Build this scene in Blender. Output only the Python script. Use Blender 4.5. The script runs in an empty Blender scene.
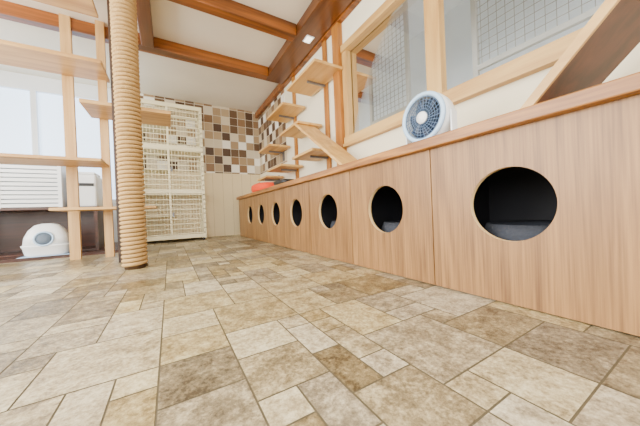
import bpy, bmesh, math, random
from mathutils import Vector, Matrix
random.seed(21)
D=bpy.data; C=bpy.context
def L(r,g,b):
    f=lambda c:(c/255/12.92 if c/255<=0.04045 else ((c/255+0.055)/1.055)**2.4)
    return (f(r),f(g),f(b),1)
def newmat(name):
    m=D.materials.new(name); m.use_nodes=True
    nt=m.node_tree; b=nt.nodes['Principled BSDF']
    return m,nt,b
def plain(name,col,rough=.5,metal=0,bump=0,bs=60,emis=0):
    m,nt,b=newmat(name)
    n=nt.nodes.new('ShaderNodeTexNoise'); n.inputs['Scale'].default_value=3; n.inputs['Detail'].default_value=4
    tc=nt.nodes.new('ShaderNodeTexCoord'); nt.links.new(tc.outputs['Object'],n.inputs['Vector'])
    mx=nt.nodes.new('ShaderNodeMix'); mx.data_type='RGBA'
    mx.inputs[6].default_value=col; mx.inputs[7].default_value=tuple(c*.9 for c in col[:3])+(1,)
    nt.links.new(n.outputs['Fac'],mx.inputs[0]); nt.links.new(mx.outputs[2],b.inputs['Base Color'])
    b.inputs['Roughness'].default_value=rough; b.inputs['Metallic'].default_value=metal
    if bump:
        n2=nt.nodes.new('ShaderNodeTexNoise'); n2.inputs['Scale'].default_value=bs
        nt.links.new(tc.outputs['Object'],n2.inputs['Vector'])
        bp=nt.nodes.new('ShaderNodeBump'); bp.inputs['Strength'].default_value=bump; bp.inputs['Distance'].default_value=.01
        nt.links.new(n2.outputs['Fac'],bp.inputs['Height']); nt.links.new(bp.outputs['Normal'],b.inputs['Normal'])
    if emis:
        b.inputs['Emission Color'].default_value=col; b.inputs['Emission Strength'].default_value=emis
    return m
def wood(name,c1,c2,axis='Y',sc=14,rough=.45,fine=1.0,dist=1.2,lo=.32,hi=.68,fs=9):
    m,nt,b=newmat(name)
    tc=nt.nodes.new('ShaderNodeTexCoord'); mp=nt.nodes.new('ShaderNodeMapping')
    s=[sc,sc,sc]; s['XYZ'.index(axis)]=sc*.07
    mp.inputs['Scale'].default_value=s
    nt.links.new(tc.outputs['Object'],mp.inputs['Vector'])
    n=nt.nodes.new('ShaderNodeTexNoise'); n.inputs['Scale'].default_value=1; n.inputs['Detail'].default_value=6; n.inputs['Distortion'].default_value=dist
    nt.links.new(mp.outputs[0],n.inputs['Vector'])
    mp2=nt.nodes.new('ShaderNodeMapping'); s2=[sc*fs]*3; s2['XYZ'.index(axis)]=sc*.35
    mp2.inputs['Scale'].default_value=s2; nt.links.new(tc.outputs['Object'],mp2.inputs['Vector'])
    n2=nt.nodes.new('ShaderNodeTexNoise'); n2.inputs['Scale'].default_value=1; n2.inputs['Detail'].default_value=3
    nt.links.new(mp2.outputs[0],n2.inputs['Vector'])
    r=nt.nodes.new('ShaderNodeValToRGB'); r.color_ramp.elements[0].position=lo; r.color_ramp.elements[1].position=hi
    r.color_ramp.elements[0].color=c2; r.color_ramp.elements[1].color=c1
    ad=nt.nodes.new('ShaderNodeMath'); ad.operation='MULTIPLY_ADD'; ad.inputs[1].default_value=.45*fine; 
    sb=nt.nodes.new('ShaderNodeMath'); sb.operation='SUBTRACT'; sb.inputs[1].default_value=.5
    nt.links.new(n2.outputs['Fac'],sb.inputs[0]); nt.links.new(sb.outputs[0],ad.inputs[0]); nt.links.new(n.outputs['Fac'],ad.inputs[2])
    nt.links.new(ad.outputs[0],r.inputs[0]); nt.links.new(r.outputs[0],b.inputs['Base Color'])
    b.inputs['Roughness'].default_value=rough
    return m
# ---------- geometry helpers
def empty(name):
    e=D.objects.new(name,None); C.collection.objects.link(e); e.empty_display_size=.05; return e
def mk(name,verts,faces,mat,parent=None,smooth=False):
    me=D.meshes.new(name); me.from_pydata([tuple(v) for v in verts],[],faces); me.update()
    bm=bmesh.new(); bm.from_mesh(me); bmesh.ops.recalc_face_normals(bm,faces=bm.faces); bm.to_mesh(me); bm.free()
    if mat: me.materials.append(mat)
    if smooth:
        for p in me.polygons: p.use_smooth=True
    o=D.objects.new(name,me); C.collection.objects.link(o)
    if parent: o.parent=parent
    return o
BF=[(0,1,3,2),(4,6,7,5),(0,4,5,1),(2,3,7,6),(0,2,6,4),(1,5,7,3)]
def box(name,x0,x1,y0,y1,z0,z1,mat,parent=None,bev=0,M=None):
    vs=[Vector((x,y,z)) for x in(x0,x1) for y in(y0,y1) for z in(z0,z1)]
    if M: vs=[M@v for v in vs]
    o=mk(name,vs,BF,mat,parent)
    if bev:
        b=o.modifiers.new('bev','BEVEL'); b.width=bev; b.segments=2; b.limit_method='ANGLE'
    return o
def boxes(name,lst,mat,parent=None):
    vs=[];fs=[]
    for (x0,x1,y0,y1,z0,z1) in lst:
        k=len(vs); vs+=[(x,y,z) for x in(x0,x1) for y in(y0,y1) for z in(z0,z1)]
        fs+=[tuple(i+k for i in f) for f in BF]
    return mk(name,vs,fs,mat,parent)
def lathe(name,prof,mat,parent=None,M=None,seg=32,smooth=True,sx=1,sy=1,closed=False):
    vs=[];fs=[]
    n=len(prof)
    for (r,h) in prof:
        for i in range(seg):
            a=2*math.pi*i/seg; v=Vector((r*math.cos(a)*sx,r*math.sin(a)*sy,h))
            vs.append(M@v if M else v)
    for j in range(n-1 if not closed else n):
        for i in range(seg):
            a=j*seg+i;b=j*seg+(i+1)%seg;c=((j+1)%n)*seg+(i+1)%seg;d=((j+1)%n)*seg+i
            fs.append((a,b,c,d))
    if not closed:
        fs.append(tuple(range(seg))[::-1]); fs.append(tuple((n-1)*seg+i for i in range(seg)))
    return mk(name,vs,fs,mat,parent,smooth)
def torus(name,R,r,mat,parent=None,M=None,seg=48,k=10,h=0,sx=1,sy=1,fl=1):
    return lathe(name,[(R+r*math.cos(2*math.pi*i/k),h+fl*r*math.sin(2*math.pi*i/k)) for i in range(k)],mat,parent,M,seg,True,sx,sy,closed=True)
def rod(name,p0,p1,r,mat,parent=None,seg=8):
    p0=Vector(p0);p1=Vector(p1);d=p1-p0
    M=Matrix.Translation(p0)@d.to_track_quat('Z','Y').to_matrix().to_4x4()
    return lathe(name,[(r,0),(r,d.length)],mat,parent,M,seg)
def sell(hw,hd,n,e=4):
    out=[]
    for i in range(n):
        t=2*math.pi*i/n; c=math.cos(t);s=math.sin(t)
        out.append((hw*math.copysign(abs(c)**(2/e),c),hd*math.copysign(abs(s)**(2/e),s)))
    return out
def loft(name,secs,mat,parent=None,M=None,e=4,n=40):
    vs=[];fs=[]
    for (cx,cy,z,hw,hd) in secs:
        for (x,y) in sell(hw,hd,n,e):
            v=Vector((cx+x,cy+y,z)); vs.append(M@v if M else v)
    for j in range(len(secs)-1):
        for i in range(n):
            fs.append((j*n+i,j*n+(i+1)%n,(j+1)*n+(i+1)%n,(j+1)*n+i))
    fs.append(tuple(range(n))[::-1]); fs.append(tuple((len(secs)-1)*n+i for i in range(n)))
    return mk(name,vs,fs,mat,parent,True)

# ---------- materials
M_ply=wood('lauan_plywood',L(160,118,70),L(106,72,38),'Z',12,.42,2.0,2.0,.2,.78,16)
M_rim=plain('plywood_edge',L(226,190,134),.5)
M_ctr=wood('pine_counter',L(182,124,54),L(108,62,24),'Y',18,.38,.9)
M_shelf=wood('light_pine',L(222,180,108),L(192,142,74),'Y',12,.45,.6)
M_shelfx=wood('light_pine_x',L(210,168,104),L(174,128,72),'X',12,.45,.6)
M_postw=wood('pale_post',L(212,172,112),L(182,138,82),'Z',12,.45,.6)
M_beamx=wood('brown_beam_x',L(156,90,32),L(92,48,14),'X',10,.35,.6)
M_beamy=wood('brown_beam_y',L(114,66,28),L(72,38,16),'Y',8,.3,.6)
M_goldz=wood('gold_frame_z',L(184,122,50),L(134,80,30),'Z',12,.4,.5)
M_winy=wood('window_wood_y',L(208,170,104),L(178,134,74),'Y',12,.4,.5)
M_winz=wood('window_wood_z',L(208,170,104),L(178,134,74),'Z',12,.4,.5)
M_dark=wood('dark_wood',L(76,38,22),L(42,20,12),'X',10,.35,.6)
M_darkz=wood('dark_wood_z',L(80,52,34),L(22,14,10),'Z',40,.5,1)
M_ramp=wood('ramp_brown',L(88,48,30),L(54,30,18),'Y',9,.5,.4)
M_white=plain('white_wall',L(240,243,245),.7,bump=.15,bs=150)
M_ceil=plain('ceiling_paper',L(242,235,218),.8,bump=.1,bs=90)
M_cream=plain('cream_wallpaper',L(240,230,202),.75,bump=.2,bs=200)
M_plw=plain('white_plastic',L(240,243,246),.3)
M_cage=plain('cage_cream',L(236,226,186),.4)
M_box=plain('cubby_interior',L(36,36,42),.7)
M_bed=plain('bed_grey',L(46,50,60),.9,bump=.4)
M_navy=plain('fan_navy',L(30,44,70),.35)
M_gril=plain('fan_grille',L(96,120,152),.35)
M_blk=plain('black_plastic',L(24,24,26),.4)
M_gap=plain('drawer_shadow_gap',L(150,158,168),.5)
M_org=plain('orange_fabric',L(236,70,14),.8,bump=.3)
M_met=plain('steel',L(120,120,122),.35,.6)
M_rope=plain('sisal_rope',L(200,162,104),.9,bump=1.0,bs=160)
M_blue=plain('pale_blue',L(176,206,236),.4)
M_ngb=plain('neighbour_floor',L(200,196,186),.6)
# ---------- floor
def floor_mat():
    m,nt,b=newmat('vinyl_stone_tile')
    at=nt.nodes.new('ShaderNodeAttribute'); at.attribute_name='tcol'
    tc=nt.nodes.new('ShaderNodeTexCoord')
    add=nt.nodes.new('ShaderNodeVectorMath'); add.operation='ADD'
    sc=nt.nodes.new('ShaderNodeVectorMath'); sc.operation='SCALE'; sc.inputs['Scale'].default_value=17
    nt.links.new(at.outputs['Vector'],sc.inputs[0]); nt.links.new(tc.outputs['Object'],add.inputs[0]); nt.links.new(sc.outputs[0],add.inputs[1])
    n=nt.nodes.new('ShaderNodeTexNoise'); n.inputs['Scale'].default_value=18; n.inputs['Detail'].default_value=8; n.inputs['Roughness'].default_value=.82; n.inputs['Distortion'].default_value=.1
    nt.links.new(add.outputs[0],n.inputs['Vector'])
    n3=nt.nodes.new('ShaderNodeTexNoise'); n3.inputs['Scale'].default_value=110; n3.inputs['Detail'].default_value=5; n3.inputs['Roughness'].default_value=.7
    nt.links.new(add.outputs[0],n3.inputs['Vector'])
    r=nt.nodes.new('ShaderNodeValToRGB')
    e=r.color_ramp.elements; e[0].position=.26; e[0].color=L(76,62,40); e[1].position=.76; e[1].color=L(214,203,164)
    x=e.new(.45); x.color=L(136,119,84); x=e.new(.57); x.color=L(174,157,118)
    sep=nt.nodes.new('ShaderNodeSeparateColor'); nt.links.new(at.outputs['Color'],sep.inputs[0])
    def ma(a,k,c):
        sb=nt.nodes.new('ShaderNodeMath'); sb.operation='SUBTRACT'; sb.inputs[1].default_value=.5
        q=nt.nodes.new('ShaderNodeMath'); q.operation='MULTIPLY_ADD'; q.inputs[1].default_value=k
        nt.links.new(a,sb.inputs[0]); nt.links.new(sb.outputs[0],q.inputs[0]); nt.links.new(c,q.inputs[2]); return q.outputs[0]
    v=ma(sep.outputs[0],.25,n.outputs['Fac']); v=ma(n3.outputs['Fac'],.5,v)
    nt.links.new(v,r.inputs[0])
    hs=nt.nodes.new('ShaderNodeHueSaturation'); mr=nt.nodes.new('ShaderNodeMapRange'); mr.inputs[3].default_value=.7; mr.inputs[4].default_value=1.1
    nt.links.new(sep.outputs[1],mr.inputs[0]); nt.links.new(mr.outputs[0],hs.inputs['Saturation']); nt.links.new(r.outputs[0],hs.inputs['Color'])
    nt.links.new(hs.outputs[0],b.inputs['Base Color'])
    b.inputs['Roughness'].default_value=.34
    bp=nt.nodes.new('ShaderNodeBump'); bp.inputs['Strength'].default_value=.3; bp.inputs['Distance'].default_value=.003
    nt.links.new(v,bp.inputs['Height']); nt.links.new(bp.outputs['Normal'],b.inputs['Normal'])
    return m
M_floor=floor_mat(); M_grout=plain('grout',L(104,94,74),.6)
X0,X1,Y0,Y1=-2.4,1.40,-2.6,4.32
U=.074
nx=int((X1-X0)/U)+1; ny=int((Y1-Y0)/U)+1
occ=[[False]*ny for _ in range(nx)]
vs=[];fs=[];tc=[];mi=[]
g=.0018
sizes=[((3,3),5),((2,3),2.5),((3,2),3),((2,2),5),((1,2),1.5),((2,1),1.8),((1,1),3.5)]
for j in range(ny):
    for i in range(nx):
        if occ[i][j]: continue
        opts=[]
        for (w,h),wt in sizes:
            if i+w<=nx and j+h<=ny and not any(occ[i+a][j+b_] for a in range(w) for b_ in range(h)): opts.append(((w,h),wt))
        w,h=random.choices([o[0] for o in opts],[o[1] for o in opts])[0]
        for a in range(w):
            for b_ in range(h): occ[i+a][j+b_]=True
        xa=X0+i*U; ya=Y0+j*U; k=len(vs)
        xb=min(xa+w*U,X1+.02); yb=min(ya+h*U,Y1+.02)
        vs+=[(xa+g,ya+g,0),(xb-g,ya+g,0),(xb-g,yb-g,0),(xa+g,yb-g,0)]
        fs.append((k,k+1,k+2,k+3)); tc.append((random.random(),random.random(),random.random(),1)); mi.append(0)
k=len(vs); vs+=[(X0,Y0,-.0012),(X1+.02,Y0,-.0012),(X1+.02,Y1+.02,-.0012),(X0,Y1+.02,-.0012)]; fs.append((k,k+1,k+2,k+3)); tc.append((.5,.5,.5,1)); mi.append(1)
me=D.meshes.new('floor'); me.from_pydata(vs,[],fs); me.materials.append(M_floor); me.materials.append(M_grout)
ca=me.color_attributes.new('tcol','FLOAT_COLOR','CORNER')
for p in me.polygons:
    p.material_index=mi[p.index]
    for li in p.loop_indices: ca.data[li].color=tc[p.index]
fo=D.objects.new('floor',me); C.collection.objects.link(fo)
# ---------- walls
CZ=2.08; WX=1.37; WY=4.3
def tile_mat():
    m,nt,b=newmat('mosaic_back_wall')
    tc=nt.nodes.new('ShaderNodeTexCoord'); sep=nt.nodes.new('ShaderNodeSeparateXYZ'); nt.links.new(tc.outputs['Object'],sep.inputs[0])
    def mth(op,a,bv=None,c=None):
        n=nt.nodes.new('ShaderNodeMath'); n.operation=op
        for i,v in enumerate((a,bv,c)):
            if v is None: continue
            if isinstance(v,(int,float)): n.inputs[i].default_value=v
            else: nt.links.new(v,n.inputs[i])
        return n.outputs[0]
    S=.128
    xy=mth('SUBTRACT',sep.outputs[0],mth('SUBTRACT',sep.outputs[1],WY))
    x=mth('DIVIDE',xy,S); z=mth('DIVIDE',sep.outputs[2],S)
    fx=mth('FLOOR',x); fz=mth('FLOOR',z)
    cb=nt.nodes.new('ShaderNodeCombineXYZ'); nt.links.new(fx,cb.inputs[0]); nt.links.new(fz,cb.inputs[1])
    wn=nt.nodes.new('ShaderNodeTexWhiteNoise'); wn.noise_dimensions='3D'; nt.links.new(cb.outputs[0],wn.inputs['Vector'])
    par=mth('MODULO',mth('ADD',mth('ADD',fx,fz),400),2)
    val=mth('ADD',mth('MULTIPLY',wn.outputs['Value'],.66),mth('MULTIPLY',par,.34))
    r=nt.nodes.new('ShaderNodeValToRGB'); r.color_ramp.interpolation='CONSTANT'
    cols=[L(74,50,32),L(130,98,66),L(98,72,48),L(160,134,100),L(208,194,166),L(172,148,114),L(240,234,220)]
    e=r.color_ramp.elements; e[0].color=cols[0]; e[0].position=0; e[1].position=1/7; e[1].color=cols[1]
    for i in range(2,7):
        q=e.new(i/7); q.color=cols[i]
    nt.links.new(val,r.inputs[0])
    dx=mth('ABSOLUTE',mth('SUBTRACT',mth('FRACT',x),.5)); dz=mth('ABSOLUTE',mth('SUBTRACT',mth('FRACT',z),.5))
    gm=mth('GREATER_THAN',mth('MAXIMUM',dx,dz),.475)
    mx=nt.nodes.new('ShaderNodeMix'); mx.data_type='RGBA'; nt.links.new(gm,mx.inputs[0]); nt.links.new(r.outputs[0],mx.inputs[6]); mx.inputs[7].default_value=L(216,206,184)
    gv=mth('GREATER_THAN',mth('ABSOLUTE',mth('SUBTRACT',mth('FRACT',mth('DIVIDE',sep.outputs[0],.15)),.5)),.485)
    m2=nt.nodes.new('ShaderNodeMix'); m2.data_type='RGBA'; nt.links.new(gv,m2.inputs[0]); m2.inputs[6].default_value=L(226,206,164); m2.inputs[7].default_value=L(186,160,116)
    up=mth('GREATER_THAN',sep.outputs[2],1.003)
    m3=nt.nodes.new('ShaderNodeMix'); m3.data_type='RGBA'; nt.links.new(up,m3.inputs[0]); nt.links.new(m2.outputs[2],m3.inputs[6]); nt.links.new(mx.outputs[2],m3.inputs[7])
    nt.links.new(m3.outputs[2],b.inputs['Base Color']); b.inputs['Roughness'].default_value=.45
    return m
M_tile=tile_mat()
box('wall_back',-.36,WX+.1,WY,WY+.1,0,CZ,M_tile)
boxes('wall_back_left',[(X0-.1,-.36,WY,WY+.1,0,.55),(X0-.1,-.36,WY,WY+.1,1.95,CZ),(-.5,-.36,WY,WY+.1,.55,1.95),(X0-.1,-2.2,WY,WY+.1,.55,1.95)],M_white)
WB=-.95;WT=1.80
boxes('wall_right',[(WX,WX+.1,WT,WY,0,CZ),(WX,WX+.1,WB,WT,0,.90),(WX,WX+.1,WB,WT,1.76,CZ),(WX,WX+.1,Y0,WB,0,CZ)],M_cream)
box('wall_right_tiled',WX-.006,WX+.001,3.12,WY-.001,1.003,1.965,M_tile)
boxes('wall_left',[(X0-.1,X0,Y0,WY,0,.4),(X0-.1,X0,Y0,WY,1.9,CZ),(X0-.1,X0,Y0,-2.2,.4,1.9),(X0-.1,X0,.1,.4,.4,1.9),(X0-.1,X0,3.0,WY,.4,1.9)],M_white)
boxes('wall_front',[(X0-.1,WX+.1,Y0-.1,Y0,0,.4),(X0-.1,WX+.1,Y0-.1,Y0,1.9,CZ),(X0-.1,-1.9,Y0-.1,Y0,.4,1.9),(.9,WX+.1,Y0-.1,Y0,.4,1.9)],M_white)
box('ceiling',X0-.1,WX+.1,Y0-.1,WY+.1,CZ,CZ+.08,M_ceil)
w=empty('window_1')
M_fr=plain('frosted_daylight_pane',L(206,226,250),.4,emis=2.6)
box('pane',-2.2,-.5,WY+.04,WY+.06,.55,1.95,M_fr,w)
boxes('frame',[(-2.2,-.5,WY,WY+.05,.55,.6),(-2.2,-.5,WY,WY+.05,1.9,1.95),(-.55,-.5,WY,WY+.05,.6,1.9),(-2.2,-2.15,WY,WY+.05,.6,1.9),(-1.37,-1.32,WY,WY+.05,.6,1.9)],M_plw,w)
w=empty('window_2')
m,nt,b=newmat('window_glass')
out=nt.nodes['Material Output']; tr=nt.nodes.new('ShaderNodeBsdfTransparent'); tr.inputs[0].default_value=(.86,.89,.92,1)
gl=nt.nodes.new('ShaderNodeBsdfGlossy'); gl.inputs['Roughness'].default_value=.02
fr=nt.nodes.new('ShaderNodeFresnel'); fr.inputs[0].default_value=1.25
ms=nt.nodes.new('ShaderNodeMixShader'); nt.links.new(fr.outputs[0],ms.inputs[0]); nt.links.new(tr.outputs[0],ms.inputs[1]); nt.links.new(gl.outputs[0],ms.inputs[2]); nt.links.new(ms.outputs[0],out.inputs[0])
M_glass=m
mk('glass_pane',[(WX+.037,WB,.94),(WX+.037,WT,.94),(WX+.037,WT,1.72),(WX+.037,WB,1.72)],[(0,1,2,3)],M_glass,w)
boxes('rails',[(WX-.03,WX+.03,WB,WT,.90,.96),(WX-.03,WX+.03,WB,WT,1.70,1.76)],M_winy,w)
boxes('sill',[(WX-.045,WX,WB,WT,.875,.90)],M_winy,w)
boxes('stiles',[(WX-.02,WX+.03,a,b_,.96,1.70) for a,b_ in((1.74,1.80),(.875,.97),(.13,.235),(-.66,-.56),(-.95,-.89))],M_winz,w)
box('trim_1',WX-.05,WX-.002,1.803,1.90,.60,1.97,M_goldz)
NZ=2.75
boxes('wall_neighbour_room',[(3.1,3.2,-2,4.2,0,NZ),(WX+.1,3.1,-2.1,-2,0,NZ),(WX+.1,3.1,4.1,4.2,0,NZ),(WX+.1,3.1,-2,4.1,NZ,NZ+.05),(WX+.06,WX+.099,-2,4.1,CZ,NZ)],M_white)
box('floor_neighbour_room',WX+.1,3.1,-2,4.1,-.05,0,M_ngb)
ms_=empty('wire_mesh_partition')
M_mesh=plain('mesh_wire',L(168,162,152),.5,.2)
wl=[];fl=[]
for (ya,yb,za,zb) in ((1.90,2.45,1.45,2.5),(.40,1.15,1.5,2.5)):
    n=int((yb-ya)/.06); wl+=[(2.3,2.304,ya+i*.06,ya+i*.06+.004,za,zb) for i in range(n+1)]
    n=int((zb-za)/.06); wl+=[(2.3,2.304,ya,yb,za+i*.06,za+i*.06+.004) for i in range(n+1)]
    fl+=[(2.285,2.32,ya-.04,ya,0,NZ),(2.285,2.32,yb,yb+.04,0,NZ),(2.285,2.32,ya,yb,za-.04,za),(2.285,2.32,ya,yb,zb,zb+.04)]
boxes('wires',wl,M_mesh,ms_); boxes('frame',fl,plain('partition_frame',L(206,200,190),.5),ms_)
# ---------- ceiling beams
BZ=1.97
def beam(n,x0,x1,y0,y1,m,z0=BZ): box(n,x0,x1,y0,y1,z0,CZ-.001,m,None,.004)
beam('trim_2',-.36,1.08,2.90,3.02,M_beamx)
beam('trim_3',-.06,1.08,2.12,2.22,M_beamx)
beam('trim_4',.0,1.08,1.52,1.62,M_beamx)
beam('trim_5',-.17,-.07,.6,2.895,M_beamy,1.96)
beam('trim_6',1.085,WX-.055,.1,3.05,M_beamy,1.985)
box('trim_7',WX-.05,WX-.001,-.95,4.29,1.972,2.06,M_beamx,None,.003)
beam('trim_8',-2.39,-.37,2.94,3.02,M_beamx)
sd=empty('ceiling_downlight')
box('plate',1.17,1.25,2.08,2.18,1.977,1.9845,M_plw,sd,.002)
box('diffuser',1.18,1.24,2.09,2.17,1.972,1.9775,plain('downlight_glow',L(255,246,226),.5,emis=3),sd,.002)
# ---------- bench with round holes
bench=empty('cat_cubby_bench')
BX=.915; HZ=.319; HR=.117; PT=.553
joints=[-.97,-.435,.10,.655,1.19,1.70,2.19,2.67,3.145,3.62]
holes=[None,None,.385,.922,1.45,1.95,2.43,2.91,3.38]
def panel(nm,ya,yb,hc):
    n=64; z0,z1=.004,PT
    angs=[2*math.pi*i/n for i in range(n)]
    for cy,cz in((ya,z0),(yb,z0),(yb,z1),(ya,z1)):
        a=math.atan2(cz-HZ,cy-hc)%(2*math.pi); i=min(range(n),key=lambda q:abs(angs[q]-a)); angs[i]=a
    angs.sort(); vs=[];fs=[]
    for a in angs:
        c,s=math.cos(a),math.sin(a)
        t=1e9
        if c>1e-9:t=min(t,(yb-hc)/c)
        if c<-1e-9:t=min(t,(ya-hc)/c)
        if s>1e-9:t=min(t,(z1-HZ)/s)
        if s<-1e-9:t=min(t,(z0-HZ)/s)
        iy,iz=hc+HR*c,HZ+HR*s; oy,oz=hc+t*c,HZ+t*s
        vs+=[(BX,iy,iz),(BX,oy,oz),(BX+.018,iy,iz),(BX+.018,oy,oz)]
    for i in range(n):
        a=4*i;b_=4*((i+1)%n)
        fs+=[(a,a+1,b_+1,b_),(a+2,b_+2,b_+3,a+3),(a,b_,b_+2,a+2),(a+1,a+3,b_+3,b_+1)]
    o=mk(nm,vs,fs,M_ply,bench); o.data.materials.append(M_rim)
    for p in o.data.polygons:
        if p.index%4==2: p.material_index=1
for i in range(9):
    hc=holes[i] if holes[i] is not None else (joints[i]+joints[i+1])/2
    panel('panel_%d'%(i+1),joints[i]+.0022,joints[i+1]-.0022,hc)
box('end_panel',BX,BX+.018,3.6225,3.98,.004,PT,M_ply,bench)
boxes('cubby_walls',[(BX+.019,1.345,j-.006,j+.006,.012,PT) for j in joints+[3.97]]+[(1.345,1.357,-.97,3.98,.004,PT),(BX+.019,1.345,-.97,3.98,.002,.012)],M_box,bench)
box('countertop',BX-.03,1.358,-.99,4.0,PT+.001,PT+.042,M_ctr,bench,.004)
CT=PT+.042
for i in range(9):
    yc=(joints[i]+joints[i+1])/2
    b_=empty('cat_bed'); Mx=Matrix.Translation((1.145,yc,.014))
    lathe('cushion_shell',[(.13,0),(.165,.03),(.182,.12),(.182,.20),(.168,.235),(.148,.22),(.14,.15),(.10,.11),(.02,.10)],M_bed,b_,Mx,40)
# ---------- desk fan on counter
fan=empty('desk_fan')
S=1.14
fc=Vector((1.005,.725,CT+.108*1.1))
Mf=Matrix.Translation(fc)@Matrix.Rotation(math.radians(-90),4,'Y')@Matrix.Scale(S,4)
lathe('housing',[(.086,.03),(.093,.028),(.096,.005),(.092,-.03),(.074,-.075),(.045,-.100),(.02,-.104),(.02,-.06),(.066,-.04),(.082,-.015),(.086,.015)],M_plw,fan,Mf,48,closed=True)
torus('front_ring',.087,.009,M_blue,fan,Mf,h=.03)
lathe('hub_cap',[(.024,.030),(.022,.038),(.006,.041)],M_plw,fan,Mf,32)
for i in range(5): torus('grille_ring_%d'%i,.034+i*.0105,.0010,M_gril,fan,Mf,h=.033,k=6)
for i in range(28):
    a=2*math.pi*i/28; a2=a+.35
    rod('grille_spoke_%d'%i,Mf@Vector((.022*math.cos(a),.022*math.sin(a),.034)),Mf@Vector((.084*math.cos(a2),.084*math.sin(a2),.032)),.0011,M_gril,fan,6)
lathe('back_plate',[(.08,-.02),(.06,-.035),(.02,-.04)],M_blk,fan,Mf,32)
lathe('rotor_hub',[(.02,-.03),(.022,.015),(.008,.02)],M_navy,fan,Mf,24)
for i in range(7):
    a0=2*math.pi*i/7; vs=[]
    for s in range(5):
        r=.02+.0145*s
        for t,zz in((0,.012),(.5,-.001),(1,-.014)):
            a=a0+t*.75+s*.06; vs.append(Mf@Vector((r*math.cos(a),r*math.sin(a),zz)))
    fs=[(s*3+t,s*3+t+1,s*3+t+4,s*3+t+3) for s in range(4) for t in range(2)]
    bl=mk('blade_%d'%i,vs,fs,M_navy,fan,True); so=bl.modifiers.new('s','SOLIDIFY'); so.thickness=.002
loft('base',[(fc.x+.015,fc.y,CT,.06,.068),(fc.x+.015,fc.y,CT+.008,.059,.066),(fc.x+.02,fc.y,CT+.014,.03,.035)],M_plw,fan,e=2.5)
boxes('yoke',[(fc.x-.008,fc.x+.03,fc.y-.117,fc.y-.111,CT+.008,CT+.12),(fc.x-.008,fc.x+.03,fc.y+.111,fc.y+.117,CT+.008,CT+.12),(fc.x-.008,fc.x+.03,fc.y-.117,fc.y+.117,CT+.002,CT+.009)],M_plw,fan)
# ---------- orange bed & tray on counter
o=empty('orange_cat_bed')
loft('bolster',[(1.04,3.1,CT,.13,.24),(1.04,3.1,CT+.04,.145,.26),(1.04,3.1,CT+.085,.14,.25),(1.04,3.1,CT+.10,.12,.23),(1.04,3.1,CT+.07,.09,.19)],M_org,o,e=2.6)
tb=empty('storage_tray'); loft('tray',[(1.05,2.38,CT,.11,.14),(1.05,2.38,CT+.05,.12,.15),(1.05,2.38,CT+.052,.112,.142),(1.05,2.38,CT+.015,.105,.135)],M_blk,tb,e=8)
# ---------- brown ramp at right on counter
rp=empty('cat_ramp')
ang=math.atan2(.78,.72)
Mr=Matrix.Translation((0,.37,CT+.0))@Matrix.Rotation(-ang,4,'X')@Matrix.Scale(-1,4,(0,1,0))
box('board',1.0,1.30,.0,1.15,.0,.022,M_ramp,rp,0,Mr)
box('edge_strip',.988,1.0,.0,1.15,-.002,.024,M_winy,rp,0,Mr)
# ---------- wall steps on right
st=empty('cat_wall_steps')
T=.024
for i,(ya,yb,z,xa) in enumerate([(1.78,2.36,1.55,1.06),(2.50,3.02,1.48,1.07),(2.16,2.62,1.17,1.07),(2.95,3.4,1.15,1.07),(1.90,2.32,.85,1.07),(2.62,3.08,.845,1.07),(3.2,3.6,.80,1.1)]):
    box('step_%d'%(i+1),xa,1.345,ya,yb,z,z+T,M_shelf,st,.004)
boxes('posts',[(1.345,1.363,y-.03,y+.03,CT,1.968) for y in(2.08,2.8)],M_goldz,st)
boxes('brackets',[(1.15,1.345,y-.008,y+.008,z-.02,z-.001) for y,z in((2.08,1.55),(2.8,1.48),(2.3,1.17),(3.2,1.15),(2.08,.85),(2.8,.845),(3.4,.80))]+[(1.345,1.36,y-.02,y+.02,z-.12,z+.06) for y,z in((3.2,1.15),(2.3,1.17),(3.4,.8))],M_met,st)
y0,z0,y1,z1=2.22,1.168,1.42,CT+.003
a=math.atan2(z0-z1,y0-y1); Ln=math.hypot(y0-y1,z0-z1)
Mq=Matrix.Translation((0,y1,z1))@Matrix.Rotation(a,4,'X')
box('ramp_board',1.06,1.27,0,Ln,0,.022,M_shelf,st,0,Mq)
# ---------- cat cage
cg=empty('cat_cage')
cx0,cx1,cy0,cy1,cz=-.33,.43,3.85,4.27,1.82
fr_=[]
for x in(cx0,cx1-.03):
    for y in(cy0,cy1-.03): fr_.append((x,x+.03,y,y+.03,.03,cz))
lv=[.04,.64,1.22,cz-.04]
for z in lv:
    fr_+=[(cx0,cx1,cy0-.006,cy0+.02,z,z+.05),(cx0,cx1,cy1-.02,cy1,z,z+.03),(cx0,cx0+.02,cy0,cy1,z,z+.03),(cx1-.02,cx1,cy0,cy1,z,z+.03)]
fr_+=[(-.0,.025,cy0-.004,cy0+.014,.04,cz)]
boxes('frame',fr_,M_cage,cg)
boxes('shelf_trays',[(cx0+.02,cx1-.02,cy0+.02,cy1-.02,z+.005,z+.02) for z in lv[:3]]+[(cx0+.02,.0,cy0+.03,cy1-.02,z,z+.012) for z in(.34,.95,1.53)],M_cage,cg)
wr=[]
n=20
for i in range(1,n):
    x=cx0+(cx1-cx0)*i/n; wr+=[(x-.0025,x+.0025,cy0+.004,cy0+.008,.05,cz)]
    if i%2==0: wr+=[(x-.0015,x+.0015,cy1-.01,cy1-.006,.05,cz)]
for i in range(1,27):
    z=.04+(cz-.06)*i/27; wr+=[(cx0,cx1,cy0,cy0+.005,z-.005,z+.005),(cx0+.004,cx0+.008,cy0,cy1,z-.0025,z+.0025)]
    if i%3==0: wr+=[(cx0,cx1,cy1-.012,cy1-.008,z-.003,z+.003)]
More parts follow.
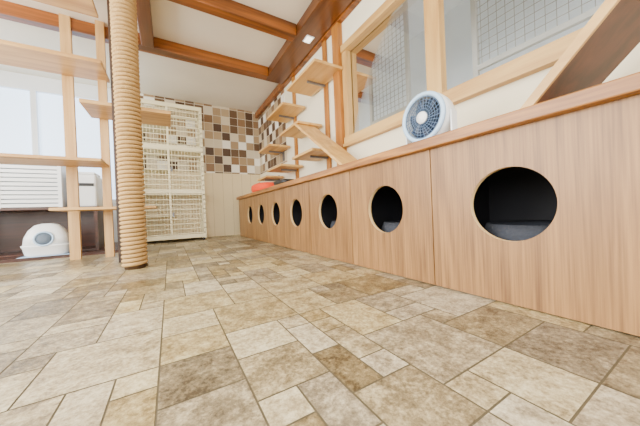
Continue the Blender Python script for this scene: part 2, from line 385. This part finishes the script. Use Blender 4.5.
for i in range(1,12):
    y=cy0+(cy1-cy0)*i/12; wr+=[(cx0+.004,cx0+.008,y-.002,y+.002,.05,cz),(cx1-.008,cx1-.004,y-.002,y+.002,.05,cz),(cx0,cx1,y-.002,y+.002,cz-.01,cz-.006)]
boxes('wires',wr,M_cage,cg)
boxes('door_latches',[(.03,.05,cy0-.016,cy0-.004,z,z+.06) for z in(.33,.93,1.53)],M_met,cg)
for i,(x,y) in enumerate([(cx0+.03,cy0+.03),(cx1-.03,cy0+.03),(cx0+.03,cy1-.03),(cx1-.03,cy1-.03)]):
    rod('caster_%d'%i,(x-.01,y,.02),(x+.01,y,.02),.02,M_blk,cg,16); box('caster_fork_%d'%i,x-.014,x+.014,y-.008,y+.008,.02,.045,M_met,cg)
# ---------- rope scratching post (helical rope wound on a core)
sp=empty('scratching_post')
px,py=-.21,2.07
lathe('core',[(.057,0),(.057,2.079)],plain('rope_core',L(84,60,34),.9),sp,Matrix.Translation((px,py,0)),24)
pt=.027; rr=.0135; turns=int(2.03/pt); seg=28; k=8
vs=[];fs=[]
N=turns*seg
for i in range(N+1):
    a=2*math.pi*i/seg; z=.014+pt*i/seg
    w_=1+.05*math.sin(i*1.9)
    for q in range(k):
        t=2*math.pi*q/k; R_=.059+rr*math.cos(t)*w_
        vs.append((px+R_*math.cos(a),py+R_*math.sin(a),z+rr*.94*math.sin(t)))
for i in range(N):
    for q in range(k):
        fs.append((i*k+q,i*k+(q+1)%k,(i+1)*k+(q+1)%k,(i+1)*k+q))
mk('rope_wrap',vs,fs,M_rope,sp,True)
# ---------- left climbing shelves
cs=empty('cat_climbing_shelf')
boxes('posts',[(-.74,-.67,2.925,2.96,0,2.079),(-.50,-.44,2.88,2.915,0,2.079)],M_postw,cs)
box('dark_post',-.345,-.29,2.42,2.48,0,2.079,M_darkz,cs)
for i,(a,b_,c,d,z,t) in enumerate([(-1.7,-.42,2.58,2.92,1.56,.03),(-1.7,-.45,2.60,2.92,.79,.025),(-.76,-.10,2.60,2.86,.41,.022),(-.55,.04,2.52,2.87,1.21,.03),(-1.3,-.42,2.3,2.56,1.90,.025)]):
    box('shelf_%d'%(i+1),a,b_,c,d,z,z+t,M_shelfx,cs,.003)
boxes('rear_posts',[(-1.68,-1.62,2.925,2.96,0,2.079)],M_postw,cs)
box('floor_raised_strip',X0,-.36,3.18,WY-.001,.0,.028,M_dark)
# ---------- low cabinet
t=empty('low_wooden_cabinet')
box('top',-1.7,-.62,3.36,3.83,.445,.47,M_dark,t,.004)
boxes('carcass',[(x,x+.025,3.38,3.82,.028,.445) for x in(-1.69,-.66)]+[(-1.69,-.635,3.80,3.82,.028,.445),(-1.665,-.66,3.39,3.80,.03,.045)],M_dark,t)
dr=empty('plastic_drawer_unit')
box('carcass',-1.30,-.90,3.40,3.72,.47,.91,M_gap,dr,.006)
boxes('slats',[(-1.30,-.90,3.372,3.40,.475+i*.0395,.475+i*.0395+.029) for i in range(11)]+[(-1.312,-1.285,3.37,3.725,.47,.915),(-.915,-.888,3.37,3.725,.47,.915),(-1.312,-.888,3.37,3.725,.905,.925)],M_plw,dr)
pr=empty('printer')
box('body',-.86,-.64,3.42,3.70,.47,.80,M_plw,pr,.015); box('paper_slot',-.84,-.66,3.414,3.421,.68,.71,M_blk,pr); box('lid',-.85,-.65,3.43,3.69,.80,.825,M_plw,pr,.008)
# litter box
lb=empty('cat_litter_box')
lx=-.97; z=.028
box('mat',lx-.17,lx+.17,3.185,3.355,z,z+.004,M_blue,lb)
loft('tub',[(lx,3.275,z+.004,.13,.078),(lx,3.275,z+.02,.145,.083),(lx,3.272,z+.08,.155,.09),(lx,3.27,z+.09,.162,.096),(lx,3.27,z+.10,.162,.096)],M_plw,lb,e=3.5)
loft('hood',[(lx,3.27,z+.10,.155,.09),(lx,3.272,z+.17,.145,.084),(lx,3.276,z+.23,.12,.07),(lx,3.278,z+.275,.08,.05),(lx,3.278,z+.29,.035,.02)],M_plw,lb,e=3)
Mo=Matrix.Translation((lx,3.272-.084,z+.155))@Matrix.Rotation(math.radians(80),4,'X')
lathe('entry_dark',[(.056,-.01),(.056,.006),(.01,.006)],plain('litter_inside',L(90,104,120),.6),lb,Mo,32)
torus('entry_rim',.060,.008,M_blue,lb,Mo,h=.004)
# ---------- lights
def area(n,loc,rot,sx,sy,p,col=(1,1,1)):
    l=D.lights.new(n,'AREA'); l.shape='RECTANGLE'; l.size=sx; l.size_y=sy; l.energy=p; l.color=col
    o=D.objects.new(n,l); C.collection.objects.link(o); o.location=loc; o.rotation_euler=rot; return o
R=math.radians
area('daylight_left_window',(X0-.12,1.7,1.15),(0,R(-90),0),1.5,2.6,215,(1,.99,.95))
area('daylight_left_window.001',(X0-.12,-1.05,1.15),(0,R(-90),0),1.5,2.3,105,(1,.99,.95))
area('daylight_front_window',(-.5,Y0-.12,1.15),(R(90),0,0),2.8,1.5,105,(1,.99,.94))
cl=empty('added_ceiling_fill');  # unseen fixture and area lamp added behind the camera to even the light
M_fill=plain('fill_diffuser',L(255,250,240),.5,emis=3)
lathe('fill_disc',[(.26,0),(.27,-.02),(.25,-.05),(.2,-.07),(.05,-.08)],M_fill,cl,Matrix.Translation((-.5,-.9,CZ-.001)),40)
area('ceiling_fill_area',(-.5,-.9,CZ-.09),(0,0,0),.5,.5,48,(1,.97,.9))
for y in(-.7,3.3):  # bare point lights added to brighten the room behind the glass
    l=D.lights.new('neighbour_fill','POINT'); l.energy=36; l.shadow_soft_size=.15
    o=D.objects.new('neighbour_fill',l); C.collection.objects.link(o); o.location=(1.75,y,.7)
wd=D.worlds.new('World'); C.scene.world=wd; wd.use_nodes=True
bg=wd.node_tree.nodes['Background']; bg.inputs[0].default_value=(.9,.95,1,1); bg.inputs[1].default_value=1.5
# ---------- camera
a=math.atan2(150,254); r=R(2.4); p=R(-.27)
F=Vector((math.sin(a)*math.cos(p),math.cos(a)*math.cos(p),math.sin(p)))
Rt=Vector((math.cos(a),-math.sin(a),0)); Up=Rt.cross(F)
cr=Rt*math.cos(r)-Up*math.sin(r); cu=Up*math.cos(r)+Rt*math.sin(r)
cam=D.cameras.new('camera'); cam.sensor_width=36; cam.lens=254/640*36; cam.clip_start=.01
co=D.objects.new('camera',cam); C.collection.objects.link(co)
mw=Matrix((( cr.x,cu.x,-F.x,0),(cr.y,cu.y,-F.y,0),(cr.z,cu.z,-F.z,.32),(0,0,0,1)))
co.matrix_world=mw
C.scene.camera=co
